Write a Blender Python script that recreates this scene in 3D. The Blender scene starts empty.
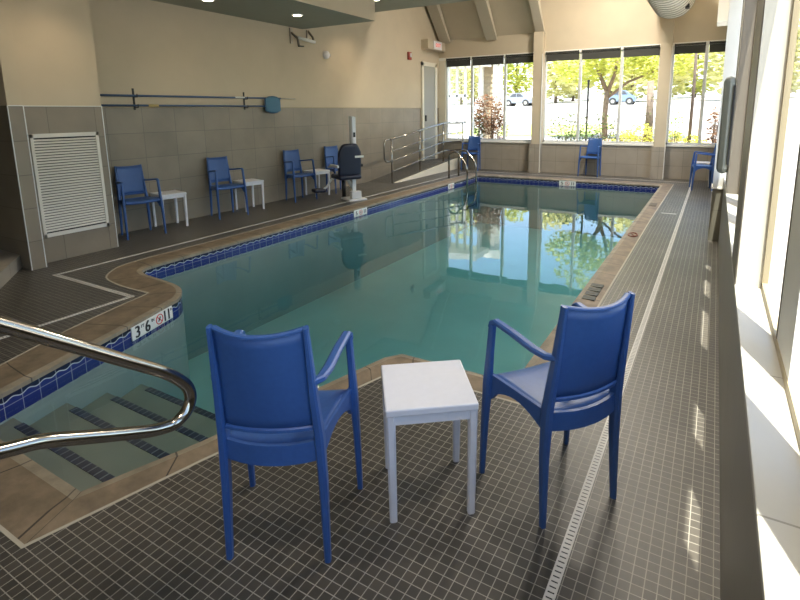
import bpy, bmesh, math, random
from mathutils import Vector, Matrix
random.seed(7)
SC = bpy.context.scene
COL = SC.collection

# ------------------------------------------------------------------ materials
def nt(name):
    m = bpy.data.materials.new(name); m.use_nodes = True
    t = m.node_tree; b = t.nodes['Principled BSDF']
    return m, t, b
def rgba(c): return (c[0], c[1], c[2], 1)
def pbr(name, col, rough=.5, metal=0, var=0.0, vscale=8, bump=0.0, spec=.5, trans=0):
    m, t, b = nt(name)
    b.inputs['Base Color'].default_value = rgba(col); b.inputs['Roughness'].default_value = rough
    b.inputs['Metallic'].default_value = metal; b.inputs['Specular IOR Level'].default_value = spec
    if var or bump:
        tc = t.nodes.new('ShaderNodeTexCoord'); n = t.nodes.new('ShaderNodeTexNoise')
        n.inputs['Scale'].default_value = vscale; n.inputs['Detail'].default_value = 5
        t.links.new(tc.outputs['Object'], n.inputs['Vector'])
        if var:
            r = t.nodes.new('ShaderNodeMapRange'); r.inputs['From Min'].default_value = .3; r.inputs['From Max'].default_value = .7
            t.links.new(n.outputs['Fac'], r.inputs['Value'])
            mx = t.nodes.new('ShaderNodeMix'); mx.data_type = 'RGBA'
            mx.inputs['A'].default_value = rgba([c*(1-var) for c in col]); mx.inputs['B'].default_value = rgba([min(1, c*(1+var)) for c in col])
            t.links.new(r.outputs['Result'], mx.inputs['Factor']); t.links.new(mx.outputs['Result'], b.inputs['Base Color'])
        if bump:
            bp = t.nodes.new('ShaderNodeBump'); bp.inputs['Strength'].default_value = bump; bp.inputs['Distance'].default_value = .01
            t.links.new(n.outputs['Fac'], bp.inputs['Height']); t.links.new(bp.outputs['Normal'], b.inputs['Normal'])
    return m
def tiles(name, axes, w, h, c1, c2, grout, mortar=.002, rough=.45, off=(0, 0), var=.12, vscale=2.5, spec=.5, stagger=0, bump=.3):
    m, t, b = nt(name); N = t.nodes; L = t.links
    g = N.new('ShaderNodeNewGeometry'); s = N.new('ShaderNodeSeparateXYZ'); cmb = N.new('ShaderNodeCombineXYZ')
    L.new(g.outputs['Position'], s.inputs['Vector'])
    for k, a in enumerate(axes):
        ad = N.new('ShaderNodeMath'); ad.operation = 'ADD'; ad.inputs[1].default_value = off[k]+100*(w, h)[k]
        L.new(s.outputs[a], ad.inputs[0]); L.new(ad.outputs[0], cmb.inputs['XY'[k]])
    br = N.new('ShaderNodeTexBrick'); br.offset = stagger; br.squash = 1
    for k, v in (('Scale', 1), ('Mortar Size', mortar), ('Mortar Smooth', .1), ('Bias', 0), ('Brick Width', w), ('Row Height', h)): br.inputs[k].default_value = v
    br.inputs['Color1'].default_value = rgba(c1); br.inputs['Color2'].default_value = rgba(c2); br.inputs['Mortar'].default_value = rgba(grout)
    L.new(cmb.outputs[0], br.inputs['Vector'])
    n = N.new('ShaderNodeTexNoise'); n.inputs['Scale'].default_value = vscale; n.inputs['Detail'].default_value = 6
    L.new(g.outputs['Position'], n.inputs['Vector'])
    r = N.new('ShaderNodeMapRange'); r.inputs['From Min'].default_value = .3; r.inputs['From Max'].default_value = .7
    r.inputs['To Min'].default_value = 1-var; r.inputs['To Max'].default_value = 1+var
    L.new(n.outputs['Fac'], r.inputs['Value'])
    mx = N.new('ShaderNodeMix'); mx.data_type = 'RGBA'; mx.blend_type = 'MULTIPLY'; mx.inputs['Factor'].default_value = 1
    L.new(br.outputs['Color'], mx.inputs['A']); L.new(r.outputs['Result'], mx.inputs['B']); L.new(mx.outputs['Result'], b.inputs['Base Color'])
    bp = N.new('ShaderNodeBump'); bp.invert = True; bp.inputs['Strength'].default_value = bump; bp.inputs['Distance'].default_value = .002
    L.new(br.outputs['Fac'], bp.inputs['Height']); L.new(bp.outputs['Normal'], b.inputs['Normal'])
    b.inputs['Roughness'].default_value = rough; b.inputs['Specular IOR Level'].default_value = spec
    return m
M = {}
M['deck'] = tiles('deck_mosaic', 'XY', .0385, .0385, (.066, .058, .047), (.045, .040, .033), (.30, .28, .24), .0016, .42, (.005, .004), .22, 1.6, .5)
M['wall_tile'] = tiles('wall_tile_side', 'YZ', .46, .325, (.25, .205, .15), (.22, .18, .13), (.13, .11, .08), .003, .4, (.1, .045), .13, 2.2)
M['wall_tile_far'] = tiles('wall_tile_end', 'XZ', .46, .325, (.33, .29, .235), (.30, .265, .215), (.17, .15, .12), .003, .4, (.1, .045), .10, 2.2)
M['paint'] = pbr('beige_paint', (.54, .455, .335), .75, var=.03, vscale=3, bump=.03)
M['ceil'] = pbr('ceiling_paint', (.52, .47, .36), .8, var=.02, vscale=2)
M['soffit'] = pbr('shaded_soffit_paint', (.30, .30, .245), .8, var=.02, vscale=2)  # green-grey: shade of the ceiling undersides put into the colour
M['cream'] = pbr('cream_paint', (.72, .67, .55), .6, var=.02, vscale=5)
M['white'] = pbr('white_paint', (.80, .78, .72), .5, var=.02, vscale=5)
M['rafter'] = pbr('rafter_paint', (.50, .44, .34), .7)
M['blue'] = pbr('blue_resin', (.038, .104, .305), .42, var=.05, vscale=60, bump=.02)
M['white_plastic'] = pbr('white_resin', (.78, .77, .80), .4, var=.015, vscale=40)
M['steel'] = pbr('stainless_steel', (.40, .365, .32), .14, 1)
M['greysteel'] = pbr('brushed_metal', (.45, .43, .38), .35, 1)
M['alu'] = pbr('white_metal', (.70, .70, .68), .4, .2)
M['navy'] = pbr('navy_vinyl', (.010, .013, .032), .45, bump=.05, vscale=40)
M['black'] = pbr('black_plastic', (.015, .015, .016), .5)
M['shade'] = pbr('charcoal_shade', (.045, .045, .04), .8)
M['tan'] = pbr('tan_frame', (.38, .31, .19), .5)
M['brown'] = pbr('brown_trim_and_shade', (.20, .17, .13), .55)  # real brown parts, and shade painted on two of the piers
M['grey_box'] = pbr('grey_green_plastic', (.17, .175, .145), .4)
M['drain'] = pbr('drain_grate', (.62, .60, .55), .5)
M['slot'] = pbr('dark_slot', (.02, .02, .02), .8)
M['vent'] = pbr('vent_white', (.70, .66, .60), .5)
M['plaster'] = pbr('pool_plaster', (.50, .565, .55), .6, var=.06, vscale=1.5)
M['navy_tile'] = tiles('navy_nosing_tile', 'XY', .05, .2, (.012, .016, .045), (.02, .025, .06), (.15, .17, .2), .004, .3, (0, .07))
M['poleblue'] = pbr('blue_pole', (.05, .10, .21), .4)
M['net'] = pbr('blue_net', (.06, .16, .25), .7)
M['gold'] = pbr('gold_label', (.55, .40, .16), .5)
M['red'] = pbr('red_plastic', (.28, .03, .02), .4)
M['redink'] = pbr('red_ink', (.60, .03, .03), .5)
M['ink'] = pbr('black_ink', (.012, .012, .014), .5)
M['signwhite'] = pbr('sign_tile', (.78, .78, .74), .3)
M['bark'] = pbr('bark', (.20, .15, .105), .9, var=.3, vscale=12)
M['lawn'] = pbr('lawn_ground', (.3, .29, .25), .95, var=.1, vscale=1.2)
M['grass'] = pbr('grass', (.30, .38, .10), .95, var=.2, vscale=6)
M['mulch'] = pbr('mulch', (.40, .27, .18), .95, var=.2, vscale=9)
M['asphalt'] = pbr('pale_asphalt', (.34, .32, .30), .9, var=.05, vscale=1)
M['siding'] = pbr('tan_siding', (.38, .31, .21), .8)
M['carsilver'] = pbr('silver_car_paint', (.26, .29, .36), .3, .3)
M['carblue'] = pbr('blue_car_paint', (.17, .24, .36), .3, .2)
M['carglass'] = pbr('car_glass', (.05, .06, .08), .1)
M['rubber'] = pbr('rubber', (.03, .03, .03), .8)
def leafmat(name, col, tr=.35):
    m, t, b = nt(name); N = t.nodes; L = t.links
    b.inputs['Base Color'].default_value = rgba(col); b.inputs['Roughness'].default_value = .7
    n = N.new('ShaderNodeTexNoise'); n.inputs['Scale'].default_value = 4
    tc = N.new('ShaderNodeTexCoord'); L.new(tc.outputs['Object'], n.inputs['Vector'])
    mx = N.new('ShaderNodeMix'); mx.data_type = 'RGBA'; L.new(n.outputs['Fac'], mx.inputs['Factor'])
    mx.inputs['A'].default_value = rgba([c*.6 for c in col]); mx.inputs['B'].default_value = rgba([min(1, c*1.35) for c in col])
    L.new(mx.outputs['Result'], b.inputs['Base Color'])
    d = N.new('ShaderNodeBsdfTranslucent'); L.new(mx.outputs['Result'], d.inputs['Color'])
    ms = N.new('ShaderNodeMixShader'); ms.inputs[0].default_value = tr
    L.new(b.outputs[0], ms.inputs[1]); L.new(d.outputs[0], ms.inputs[2]); L.new(ms.outputs[0], N['Material Output'].inputs['Surface'])
    return m
M['leaf_yellow'] = leafmat('spring_leaves', (.56, .58, .12))
M['leaf_green'] = leafmat('green_leaves', (.21, .31, .05))
M['leaf_dark'] = leafmat('olive_leaves', (.10, .13, .04))
M['leaf_red'] = leafmat('bronze_leaves', (.24, .125, .065))
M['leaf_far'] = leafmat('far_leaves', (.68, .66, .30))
M['blossom'] = leafmat('white_blossom', (.75, .72, .68))

def schlick(N, L, f0, f1, p, normal=None):
    lw = N.new('ShaderNodeLayerWeight'); lw.inputs['Blend'].default_value = .5
    if normal is not None: L.new(normal, lw.inputs['Normal'])
    pw = N.new('ShaderNodeMath'); pw.operation = 'POWER'; pw.inputs[1].default_value = p; L.new(lw.outputs['Facing'], pw.inputs[0])
    ma = N.new('ShaderNodeMath'); ma.operation = 'MULTIPLY_ADD'; ma.inputs[1].default_value = f1-f0; ma.inputs[2].default_value = f0; L.new(pw.outputs[0], ma.inputs[0])
    return ma.outputs[0]
def glass_mat():
    m = bpy.data.materials.new('window_glass'); m.use_nodes = True; t = m.node_tree; N = t.nodes; L = t.links
    N.remove(N['Principled BSDF'])
    tr = N.new('ShaderNodeBsdfTransparent'); tr.inputs[0].default_value = (.95, .97, .96, 1)
    gl = N.new('ShaderNodeBsdfGlossy'); gl.inputs['Roughness'].default_value = .02
    mx = N.new('ShaderNodeMixShader'); L.new(schlick(N, L, .03, .30, 4), mx.inputs[0]); L.new(tr.outputs[0], mx.inputs[1]); L.new(gl.outputs[0], mx.inputs[2])
    L.new(mx.outputs[0], N['Material Output'].inputs['Surface']); return m
M['glass'] = glass_mat()
def water_mat():
    m = bpy.data.materials.new('pool_water'); m.use_nodes = True; t = m.node_tree; N = t.nodes; L = t.links
    N.remove(N['Principled BSDF'])
    tr = N.new('ShaderNodeBsdfTransparent'); tr.inputs[0].default_value = (.93, .98, .97, 1)
    gl = N.new('ShaderNodeBsdfGlossy'); gl.inputs['Roughness'].default_value = .015
    tc = N.new('ShaderNodeTexCoord'); n = N.new('ShaderNodeTexNoise'); n.inputs['Scale'].default_value = 2.2; n.inputs['Detail'].default_value = 2
    L.new(tc.outputs['Object'], n.inputs['Vector'])
    bp = N.new('ShaderNodeBump'); bp.inputs['Strength'].default_value = .025; bp.inputs['Distance'].default_value = .05
    L.new(n.outputs['Fac'], bp.inputs['Height']); L.new(bp.outputs[0], gl.inputs['Normal'])
    mx = N.new('ShaderNodeMixShader'); L.new(schlick(N, L, .02, 1, 5, bp.outputs[0]), mx.inputs[0]); L.new(tr.outputs[0], mx.inputs[1]); L.new(gl.outputs[0], mx.inputs[2])
    L.new(mx.outputs[0], N['Material Output'].inputs['Surface'])
    va = N.new('ShaderNodeVolumeAbsorption'); va.inputs['Color'].default_value = (.40, .73, .76, 1); va.inputs['Density'].default_value = WATER_DENS
    L.new(va.outputs[0], N['Material Output'].inputs['Volume'])
    return m
WATER_DENS = .72
M['water'] = water_mat()
def emit(name, col, s):
    m = bpy.data.materials.new(name); m.use_nodes = True; t = m.node_tree
    t.nodes.remove(t.nodes['Principled BSDF']); e = t.nodes.new('ShaderNodeEmission')
    e.inputs[0].default_value = rgba(col); e.inputs[1].default_value = s
    t.links.new(e.outputs[0], t.nodes['Material Output'].inputs['Surface']); return m
M['lamp'] = emit('lamp_glow', (1, .86, .62), 6)
M['exit'] = emit('exit_letters', (1, .12, .08), .5)
def stone_mat(name, c, joint, step=.36):
    m, t, b = nt(name); N = t.nodes; L = t.links
    uv = N.new('ShaderNodeUVMap'); uv.uv_map = 'UVMap'; s = N.new('ShaderNodeSeparateXYZ'); L.new(uv.outputs[0], s.inputs[0])
    md = N.new('ShaderNodeMath'); md.operation = 'PINGPONG'; md.inputs[1].default_value = step/2; L.new(s.outputs['X'], md.inputs[0])
    lt = N.new('ShaderNodeMath'); lt.operation = 'LESS_THAN'; lt.inputs[1].default_value = .004; L.new(md.outputs[0], lt.inputs[0])
    n = N.new('ShaderNodeTexNoise'); n.inputs['Scale'].default_value = 6; n.inputs['Detail'].default_value = 8; n.inputs['Roughness'].default_value = .65
    tc = N.new('ShaderNodeTexCoord'); L.new(tc.outputs['Object'], n.inputs['Vector'])
    cr = N.new('ShaderNodeValToRGB'); cr.color_ramp.elements[0].position = .32; cr.color_ramp.elements[1].position = .7
    cr.color_ramp.elements[0].color = rgba([x*.55 for x in c]); cr.color_ramp.elements[1].color = rgba([x*1.2 for x in c])
    L.new(n.outputs['Fac'], cr.inputs[0])
    mx = N.new('ShaderNodeMix'); mx.data_type = 'RGBA'; L.new(lt.outputs[0], mx.inputs['Factor']); L.new(cr.outputs[0], mx.inputs['A'])
    mx.inputs['B'].default_value = rgba(joint); L.new(mx.outputs['Result'], b.inputs['Base Color'])
    bp = N.new('ShaderNodeBump'); bp.inputs['Strength'].default_value = .25; bp.inputs['Distance'].default_value = .01
    L.new(n.outputs['Fac'], bp.inputs['Height']); L.new(bp.outputs[0], b.inputs['Normal'])
    b.inputs['Roughness'].default_value = .6
    return m
M['coping'] = stone_mat('coping_stone', (.225, .168, .108), (.05, .04, .028))
M['nosing'] = stone_mat('coping_nosing', (.29, .24, .17), (.08, .065, .05))
M['sill'] = tiles('sill_stone', 'YX', .62, 5, (.44, .43, .39), (.41, .40, .36), (.22, .21, .18), .003, .35, (.2, 2.5), .05, 4)
def band_mat():
    m, t, b = nt('waterline_tile'); N = t.nodes; L = t.links
    uv = N.new('ShaderNodeUVMap'); uv.uv_map = 'UVMap'; s = N.new('ShaderNodeSeparateXYZ'); L.new(uv.outputs[0], s.inputs[0])
    def math_(op, a, bb=None):
        n = N.new('ShaderNodeMath'); n.operation = op
        for k, v in enumerate((a, bb)):
            if v is None: continue
            if isinstance(v, (int, float)): n.inputs[k].default_value = v
            else: L.new(v, n.inputs[k])
        return n.outputs[0]
    U, V = s.outputs['X'], s.outputs['Y']
    wave = math_('MULTIPLY', math_('SINE', math_('MULTIPLY', U, 2*math.pi/.095)), .007)
    dv = math_('SUBTRACT', math_('SUBTRACT', V, -.052), wave)
    line = math_('LESS_THAN', math_('ABSOLUTE', dv), .0032)
    gu = math_('LESS_THAN', math_('PINGPONG', U, .0525), .0018)
    gv = math_('LESS_THAN', math_('ABSOLUTE', math_('SUBTRACT', V, -.085)), .0016)
    gg = math_('MAXIMUM', math_('MULTIPLY', math_('MAXIMUM', gu, gv), .55), line)
    up = math_('GREATER_THAN', dv, 0)
    c = N.new('ShaderNodeMix'); c.data_type = 'RGBA'; L.new(up, c.inputs['Factor'])
    c.inputs['A'].default_value = (.016, .027, .165, 1); c.inputs['B'].default_value = (.009, .012, .04, 1)
    d = N.new('ShaderNodeMix'); d.data_type = 'RGBA'; L.new(gg, d.inputs['Factor']); L.new(c.outputs['Result'], d.inputs['A'])
    d.inputs['B'].default_value = (.50, .55, .60, 1); L.new(d.outputs['Result'], b.inputs['Base Color'])
    b.inputs['Roughness'].default_value = .15; return m
M['band'] = band_mat()

# ------------------------------------------------------------------ mesh helpers
def obj(name, bm, mat, parent=None, smooth=False, loc=None):
    me = bpy.data.meshes.new(name); bmesh.ops.recalc_face_normals(bm, faces=bm.faces); bm.to_mesh(me); bm.free()
    for m in (mat if isinstance(mat, (list, tuple)) else [mat]): me.materials.append(m)
    if smooth:
        for p in me.polygons: p.use_smooth = True
    o = bpy.data.objects.new(name, me); COL.objects.link(o)
    if parent: o.parent = parent
    if loc: o.location = loc
    return o
def tag(o, label=None, cat=None, group=None, kind=None):
    if label: o['label'] = label
    if cat: o['category'] = cat
    if group: o['group'] = group
    if kind: o['kind'] = kind
    return o
def thing(name, label, cat, loc=(0, 0, 0), rz=0, group=None):
    o = bpy.data.objects.new(name, None); COL.objects.link(o); o.empty_display_size = .1
    o.location = loc; o.rotation_euler = (0, 0, rz); return tag(o, label, cat, group)
def struct(name, bm, mat, parent=None, **k):
    o = obj(name, bm, mat, parent, **k); o['kind'] = 'structure'; return o
def B(): return bmesh.new()
def box(bm, x0, x1, y0, y1, z0, z1, bev=0, mi=0, mat=None):
    r = bmesh.ops.create_cube(bm, size=1)
    vs = r['verts']
    for v in vs:
        v.co = Vector(((x0+x1)/2+v.co.x*(x1-x0), (y0+y1)/2+v.co.y*(y1-y0), (z0+z1)/2+v.co.z*(z1-z0)))
    fs = set(f for v in vs for f in v.link_faces)
    for f in fs: f.material_index = mi
    if mat is not None: bmesh.ops.transform(bm, matrix=mat, verts=vs)
    if bev:
        es = set(e for v in vs for e in v.link_edges)
        bmesh.ops.bevel(bm, geom=list(es), offset=bev, segments=2, affect='EDGES', profile=.5)
    return bm
def tube(bm, pts, r, n=12, cap=True):
    pts = [Vector(p) for p in pts]; rings = []
    rs = r if isinstance(r, (list, tuple)) else [r]*len(pts)
    up = Vector((0, 0, 1)); prev = None
    for i, p in enumerate(pts):
        a = pts[max(i-1, 0)]; b = pts[min(i+1, len(pts)-1)]; t = (b-a).normalized()
        if prev is None:
            ref = up if abs(t.z) < .9 else Vector((1, 0, 0)); u = t.cross(ref).normalized()
        else:
            u = (prev-t*prev.dot(t)).normalized()
        prev = u; w = t.cross(u)
        rings.append([bm.verts.new(p+(u*math.cos(2*math.pi*k/n)+w*math.sin(2*math.pi*k/n))*rs[i]) for k in range(n)])
    for i in range(len(rings)-1):
        for k in range(n): bm.faces.new((rings[i][k], rings[i][(k+1) % n], rings[i+1][(k+1) % n], rings[i+1][k]))
    if cap: bm.faces.new(rings[0][::-1]); bm.faces.new(rings[-1])
    return bm
def arc_pts(pts, rad, seg=6):
    """round the corners of a polyline"""
    P = [Vector(p) for p in pts]; out = [P[0]]
    for i in range(1, len(P)-1):
        a, b, c = P[i-1], P[i], P[i+1]; d1 = (a-b); d2 = (c-b)
        r = min(rad, d1.length*.45, d2.length*.45); s = b+d1.normalized()*r; e = b+d2.normalized()*r
        for k in range(seg+1):
            t = k/seg; out.append(s*(1-t)**2+b*2*t*(1-t)+e*t*t)
    out.append(P[-1]); return out
def rsweep(bm, pts, sizes, side):
    """rectangular section swept along pts; side = direction of the section's width"""
    side = Vector(side).normalized(); rings = []
    P = [Vector(p) for p in pts]
    for i, p in enumerate(P):
        t = (P[min(i+1, len(P)-1)]-P[max(i-1, 0)]).normalized()
        s = (side-t*side.dot(t)).normalized(); n = t.cross(s)
        w, h = sizes[i] if isinstance(sizes[0], (list, tuple)) else sizes
        c = .22
        cs = [(-.5, -.5+c), (-.5+c, -.5), (.5-c, -.5), (.5, -.5+c), (.5, .5-c), (.5-c, .5), (-.5+c, .5), (-.5, .5-c)]
        rings.append([bm.verts.new(p+s*(a*w)+n*(b*h)) for a, b in cs])
    for i in range(len(rings)-1):
        for k in range(8): bm.faces.new((rings[i][k], rings[i][(k+1) % 8], rings[i+1][(k+1) % 8], rings[i+1][k]))
    bm.faces.new(rings[0][::-1]); bm.faces.new(rings[-1]); return bm
def cyl(bm, c, r, h, axis='Z', n=20, r2=None):
    r2 = r if r2 is None else r2
    v = {'X': Vector((1, 0, 0)), 'Y': Vector((0, 1, 0)), 'Z': Vector((0, 0, 1))}[axis]; c = Vector(c)
    return tube(bm, [c, c+v*h], [r, r2], n)
def grid(bm, f, nu, nv, thick=None):
    """surface f(u,v)->Vector, u,v in 0..1, closed to a slab with offset vector thick(u,v)"""
    top = [[bm.verts.new(f(i/nu, j/nv)) for j in range(nv+1)] for i in range(nu+1)]
    bot = [[bm.verts.new(Vector(f(i/nu, j/nv))+Vector(thick)) for j in range(nv+1)] for i in range(nu+1)]
    for i in range(nu):
        for j in range(nv):
            bm.faces.new((top[i][j], top[i+1][j], top[i+1][j+1], top[i][j+1]))
            bm.faces.new((bot[i][j], bot[i][j+1], bot[i+1][j+1], bot[i+1][j]))
    for i in range(nu):
        bm.faces.new((top[i][0], bot[i][0], bot[i+1][0], top[i+1][0])); bm.faces.new((top[i][nv], top[i+1][nv], bot[i+1][nv], bot[i][nv]))
    for j in range(nv):
        bm.faces.new((top[0][j], top[0][j+1], bot[0][j+1], bot[0][j])); bm.faces.new((top[nu][j], bot[nu][j], bot[nu][j+1], top[nu][j+1]))
    return bm
def prism(bm, poly, z0, z1, mi=0):
    a = [bm.verts.new((x, y, z0)) for x, y in poly]; b = [bm.verts.new((x, y, z1)) for x, y in poly]; n = len(poly)
    fs = [bm.faces.new(a[::-1]), bm.faces.new(b)]
    fs += [bm.faces.new((a[i], a[(i+1) % n], b[(i+1) % n], b[i])) for i in range(n)]
    for f in fs: f.material_index = mi
    return bm
def text_bm(s, size):
    cu = bpy.data.curves.new('t', 'FONT'); cu.body = s; cu.size = size; cu.extrude = .0015; cu.align_x = 'CENTER'; cu.align_y = 'CENTER'
    o = bpy.data.objects.new('t', cu); COL.objects.link(o)
    dg = bpy.context.evaluated_depsgraph_get(); me = bpy.data.meshes.new_from_object(o.evaluated_get(dg))
    bm = B(); bm.from_mesh(me); bpy.data.objects.remove(o); bpy.data.curves.remove(cu); bpy.data.meshes.remove(me)
    return bm
def copy_thing(src, loc, rz, label, group=None):
    c = src.copy(); COL.objects.link(c); c.location = loc; c.rotation_euler = (0, 0, rz); c['label'] = label
    if group: c['group'] = group
    for ch in src.children:
        d = ch.copy(); COL.objects.link(d); d.parent = c
        for g in ch.children:
            e = g.copy(); COL.objects.link(e); e.parent = d
    return c

# ------------------------------------------------------------------ the setting
XL, XR, YF, YB = -6.5, .13, 12.3, -2.6
INN = [(-2.11, .89), (-1.96, 1.33), (-1.77, 2.05), (-1.67, 2.42), (-1.60, 2.515), (-1.15, 2.52), (-.87, 2.52), (-.87, 4), (-.87, 7.5), (-.87, 11.05),
       (-4.8, 11.05), (-4.8, 7), (-4.8, 3.5), (-4.79, 2.95), (-4.75, 2.80), (-4.62, 2.73), (-4.3, 2.70), (-4.05, 2.67), (-3.88, 2.60), (-3.75, 2.48), (-3.69, 2.35), (-3.5, 1.8), (-3.3, 1.16), (-3.22, .89)]
OUT = [(-2.015, .655), (-1.855, 1.25), (-1.62, 2.05), (-1.56, 2.24), (-1.50, 2.33), (-1.10, 2.35), (-.69, 2.35), (-.69, 4), (-.69, 7.5), (-.66, 11.4),
       (-5.1, 11.4), (-5.1, 7), (-5.12, 3.5), (-5.12, 3.0), (-5.05, 2.72), (-4.83, 2.50), (-4.45, 2.435), (-4.12, 2.44), (-4.08, 2.42), (-4.05, 2.34), (-4.02, 2.2), (-3.87, 1.7), (-3.66, 1.2), (-3.57, .655)]
def smooth_run(P, i0, i1, m=4):
    out = list(P[:i0+1])
    for i in range(i0, i1):
        a, b, c, d = (Vector(P[k]) for k in (i-1, i, i+1, i+2))
        for k in range(1, m+1):
            t = k/m; q = .5*((2*b)+(c-a)*t+(2*a-5*b+4*c-d)*t*t+(3*b-a-3*c+d)*t**3); out.append((q.x, q.y))
    return out+list(P[i1+1:])
INN = smooth_run(INN, 12, 21); OUT = smooth_run(OUT, 12, 21)
def arclen(P):
    L = [0]
    for i in range(len(P)):
        a, b = P[i], P[(i+1) % len(P)]; L.append(L[-1]+math.hypot(a[0]-b[0], a[1]-b[1]))
    return L
def off(P, d):
    n = len(P); out = []
    for i in range(n):
        a, b, c = Vector(P[i-1]), Vector(P[i]), Vector(P[(i+1) % n])
        n1 = Vector(((b-a).y, -(b-a).x)).normalized(); n2 = Vector(((c-b).y, -(c-b).x)).normalized()
        m = (n1+n2); m = m/max(m.length_squared/2, .3) if m.length > 1e-6 else n1
        out.append((b.x+m.x*d, b.y+m.y*d))
    return out
LPI = arclen(INN)
def ring(bm, P, za, Q, zb, uvl, va, vb, mi=0):
    n = len(P)
    for i in range(n):
        j = (i+1) % n; m = max(1, int((LPI[i+1]-LPI[i])/.1))
        for k in range(m):
            t0, t1 = k/m, (k+1)/m
            q = lambda A, t: (A[i][0]*(1-t)+A[j][0]*t, A[i][1]*(1-t)+A[j][1]*t)
            u0 = LPI[i]*(1-t0)+LPI[i+1]*t0; u1 = LPI[i]*(1-t1)+LPI[i+1]*t1
            vs = [bm.verts.new((*q(P, t0), za)), bm.verts.new((*q(P, t1), za)), bm.verts.new((*q(Q, t1), zb)), bm.verts.new((*q(Q, t0), zb))]
            f = bm.faces.new(vs); f.material_index = mi
            for l, u in zip(f.loops, ((u0, va), (u1, va), (u1, vb), (u0, vb))): l[uvl].uv = u
def ring_obj(name, parts, mats):
    bm = B(); uv = bm.loops.layers.uv.new('UVMap')
    for p in parts: ring(bm, p[0], p[1], p[2], p[3], uv, p[4], p[5], p[6] if len(p) > 6 else 0)
    bmesh.ops.remove_doubles(bm, verts=bm.verts, dist=1e-5)
    me = bpy.data.meshes.new(name); bm.to_mesh(me); bm.free()
    for m in mats: me.materials.append(m)
    o = bpy.data.objects.new(name, me); COL.objects.link(o); o['kind'] = 'structure'; return o
# floor slab with the pool cut out
def poly_hole(outer, hole, z0, z1):
    bm = B(); es = []
    for P in (outer, hole):
        vs = [bm.verts.new((x, y, z1)) for x, y in P]
        es += [bm.edges.new((vs[i], vs[(i+1) % len(vs)])) for i in range(len(vs))]
    r = bmesh.ops.triangle_fill(bm, edges=es, use_beauty=True)
    ex = bmesh.ops.extrude_face_region(bm, geom=list(bm.faces))
    for v in ex['geom']:
        if isinstance(v, bmesh.types.BMVert): v.co.z = z0
    return bm
struct('floor', poly_hole([(-9.5, YB-.1), (.24, YB-.1), (.24, 12.6), (-9.5, 12.6)], OUT, -.12, 0), M['deck'])
NOS = off(INN, .045)
if (NOS[8][0] < INN[8][0]): NOS = off(INN, -.045)
mid = [((a[0]+b[0])/2, (a[1]+b[1])/2) for a, b in zip(INN, OUT)]
ring_obj('pool_coping', [(OUT, .0, OUT, -.12, 0, 1), (OUT, 0, NOS, .012, 0, 1), (NOS, .012, INN, .004, 0, 1, 1), (INN, .004, INN, -.022, 0, 1, 1), (INN, -.022, OUT, -.12, 0, 1, 1)], [M['coping'], M['nosing']])
LINE = off(OUT, 0)
GR = off(OUT, .014 if off(OUT, .01)[8][0] > OUT[8][0] else -.014)
ring_obj('coping_grout', [(OUT, .0015, GR, .0015, 0, 1), (OUT, .0015, OUT, -.01, 0, 1), (GR, .0015, GR, -.01, 0, 1)], [pbr('pale_grout', (.42, .38, .30), .8)])
S = -1 if off(INN, .01)[8][0] > INN[8][0] else 1     # sign of "towards the deck"
WALLIN = off(INN, -.008*S) if S == -1 else off(INN, -.008)
INSET = off(INN, .004 if off(INN, .01)[8][0] > INN[8][0] else -.004)   # behind the nosing
ring_obj('waterline_tiles', [(INSET, -.02, INSET, -.155, -.02, -.155)], [M['band']])
DEPTH = -1.15
ring_obj('pool_wall', [(INSET, -.155, INSET, DEPTH, 0, 1)], [pbr('pool_wall_plaster_dimmed', (.26, .31, .305), .6, var=.08, vscale=1.5)])  # same plaster as the floor, colour darkened to dim the submerged wall
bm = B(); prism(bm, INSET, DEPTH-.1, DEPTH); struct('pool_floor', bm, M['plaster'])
# entry steps under water, each with its navy nosing
EDG = [(-.165, 1.115), (-.265, 1.42), (-.365, 1.70), (-.465, 1.98)]
def xspan(y):
    l = -3.22-.30*(y-.89); r = -2.11+.29*(y-.89); return l, r
bm = B()
for i, (z, y1) in enumerate(EDG):
    y0 = .885 if i == 0 else EDG[i-1][1]
    a, b = xspan(y0), xspan(y1)
    prism(bm, [(a[0]-.0, y0), (a[1], y0), (b[1], y1), (b[0], y1)], DEPTH, z)
struct('pool_steps', bm, pbr('step_plaster', (.19, .195, .17), .6, var=.08, vscale=4))
for i, (z, y1) in enumerate(EDG):
    a = xspan(y1); bm = B(); box(bm, a[0]+.11, a[1]-.0, y1-.042, y1+.003, z-.03, z+.004)
    struct('step_nosing', bm, M['navy_tile'])
bm = B(); WOUT = off(INN, .02 if off(INN, .01)[8][0] > INN[8][0] else -.02); prism(bm, WOUT, DEPTH-.05, -.105)
tag(obj('pool_water', bm, M['water']), 'still teal pool water reflecting the windows', 'water', kind='stuff')

# long left wall: tile below, paint above
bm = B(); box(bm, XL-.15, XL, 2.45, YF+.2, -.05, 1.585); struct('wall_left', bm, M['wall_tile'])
bm = B(); box(bm, XL-.15, XL, 2.45, YF+.2, 1.585, 5.6); struct('wall_left_upper', bm, M['paint'])
bm = B(); box(bm, XL, XL+.006, 3.2, 11.3, 1.578, 1.590); struct('trim_1', bm, M['tan'])
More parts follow.
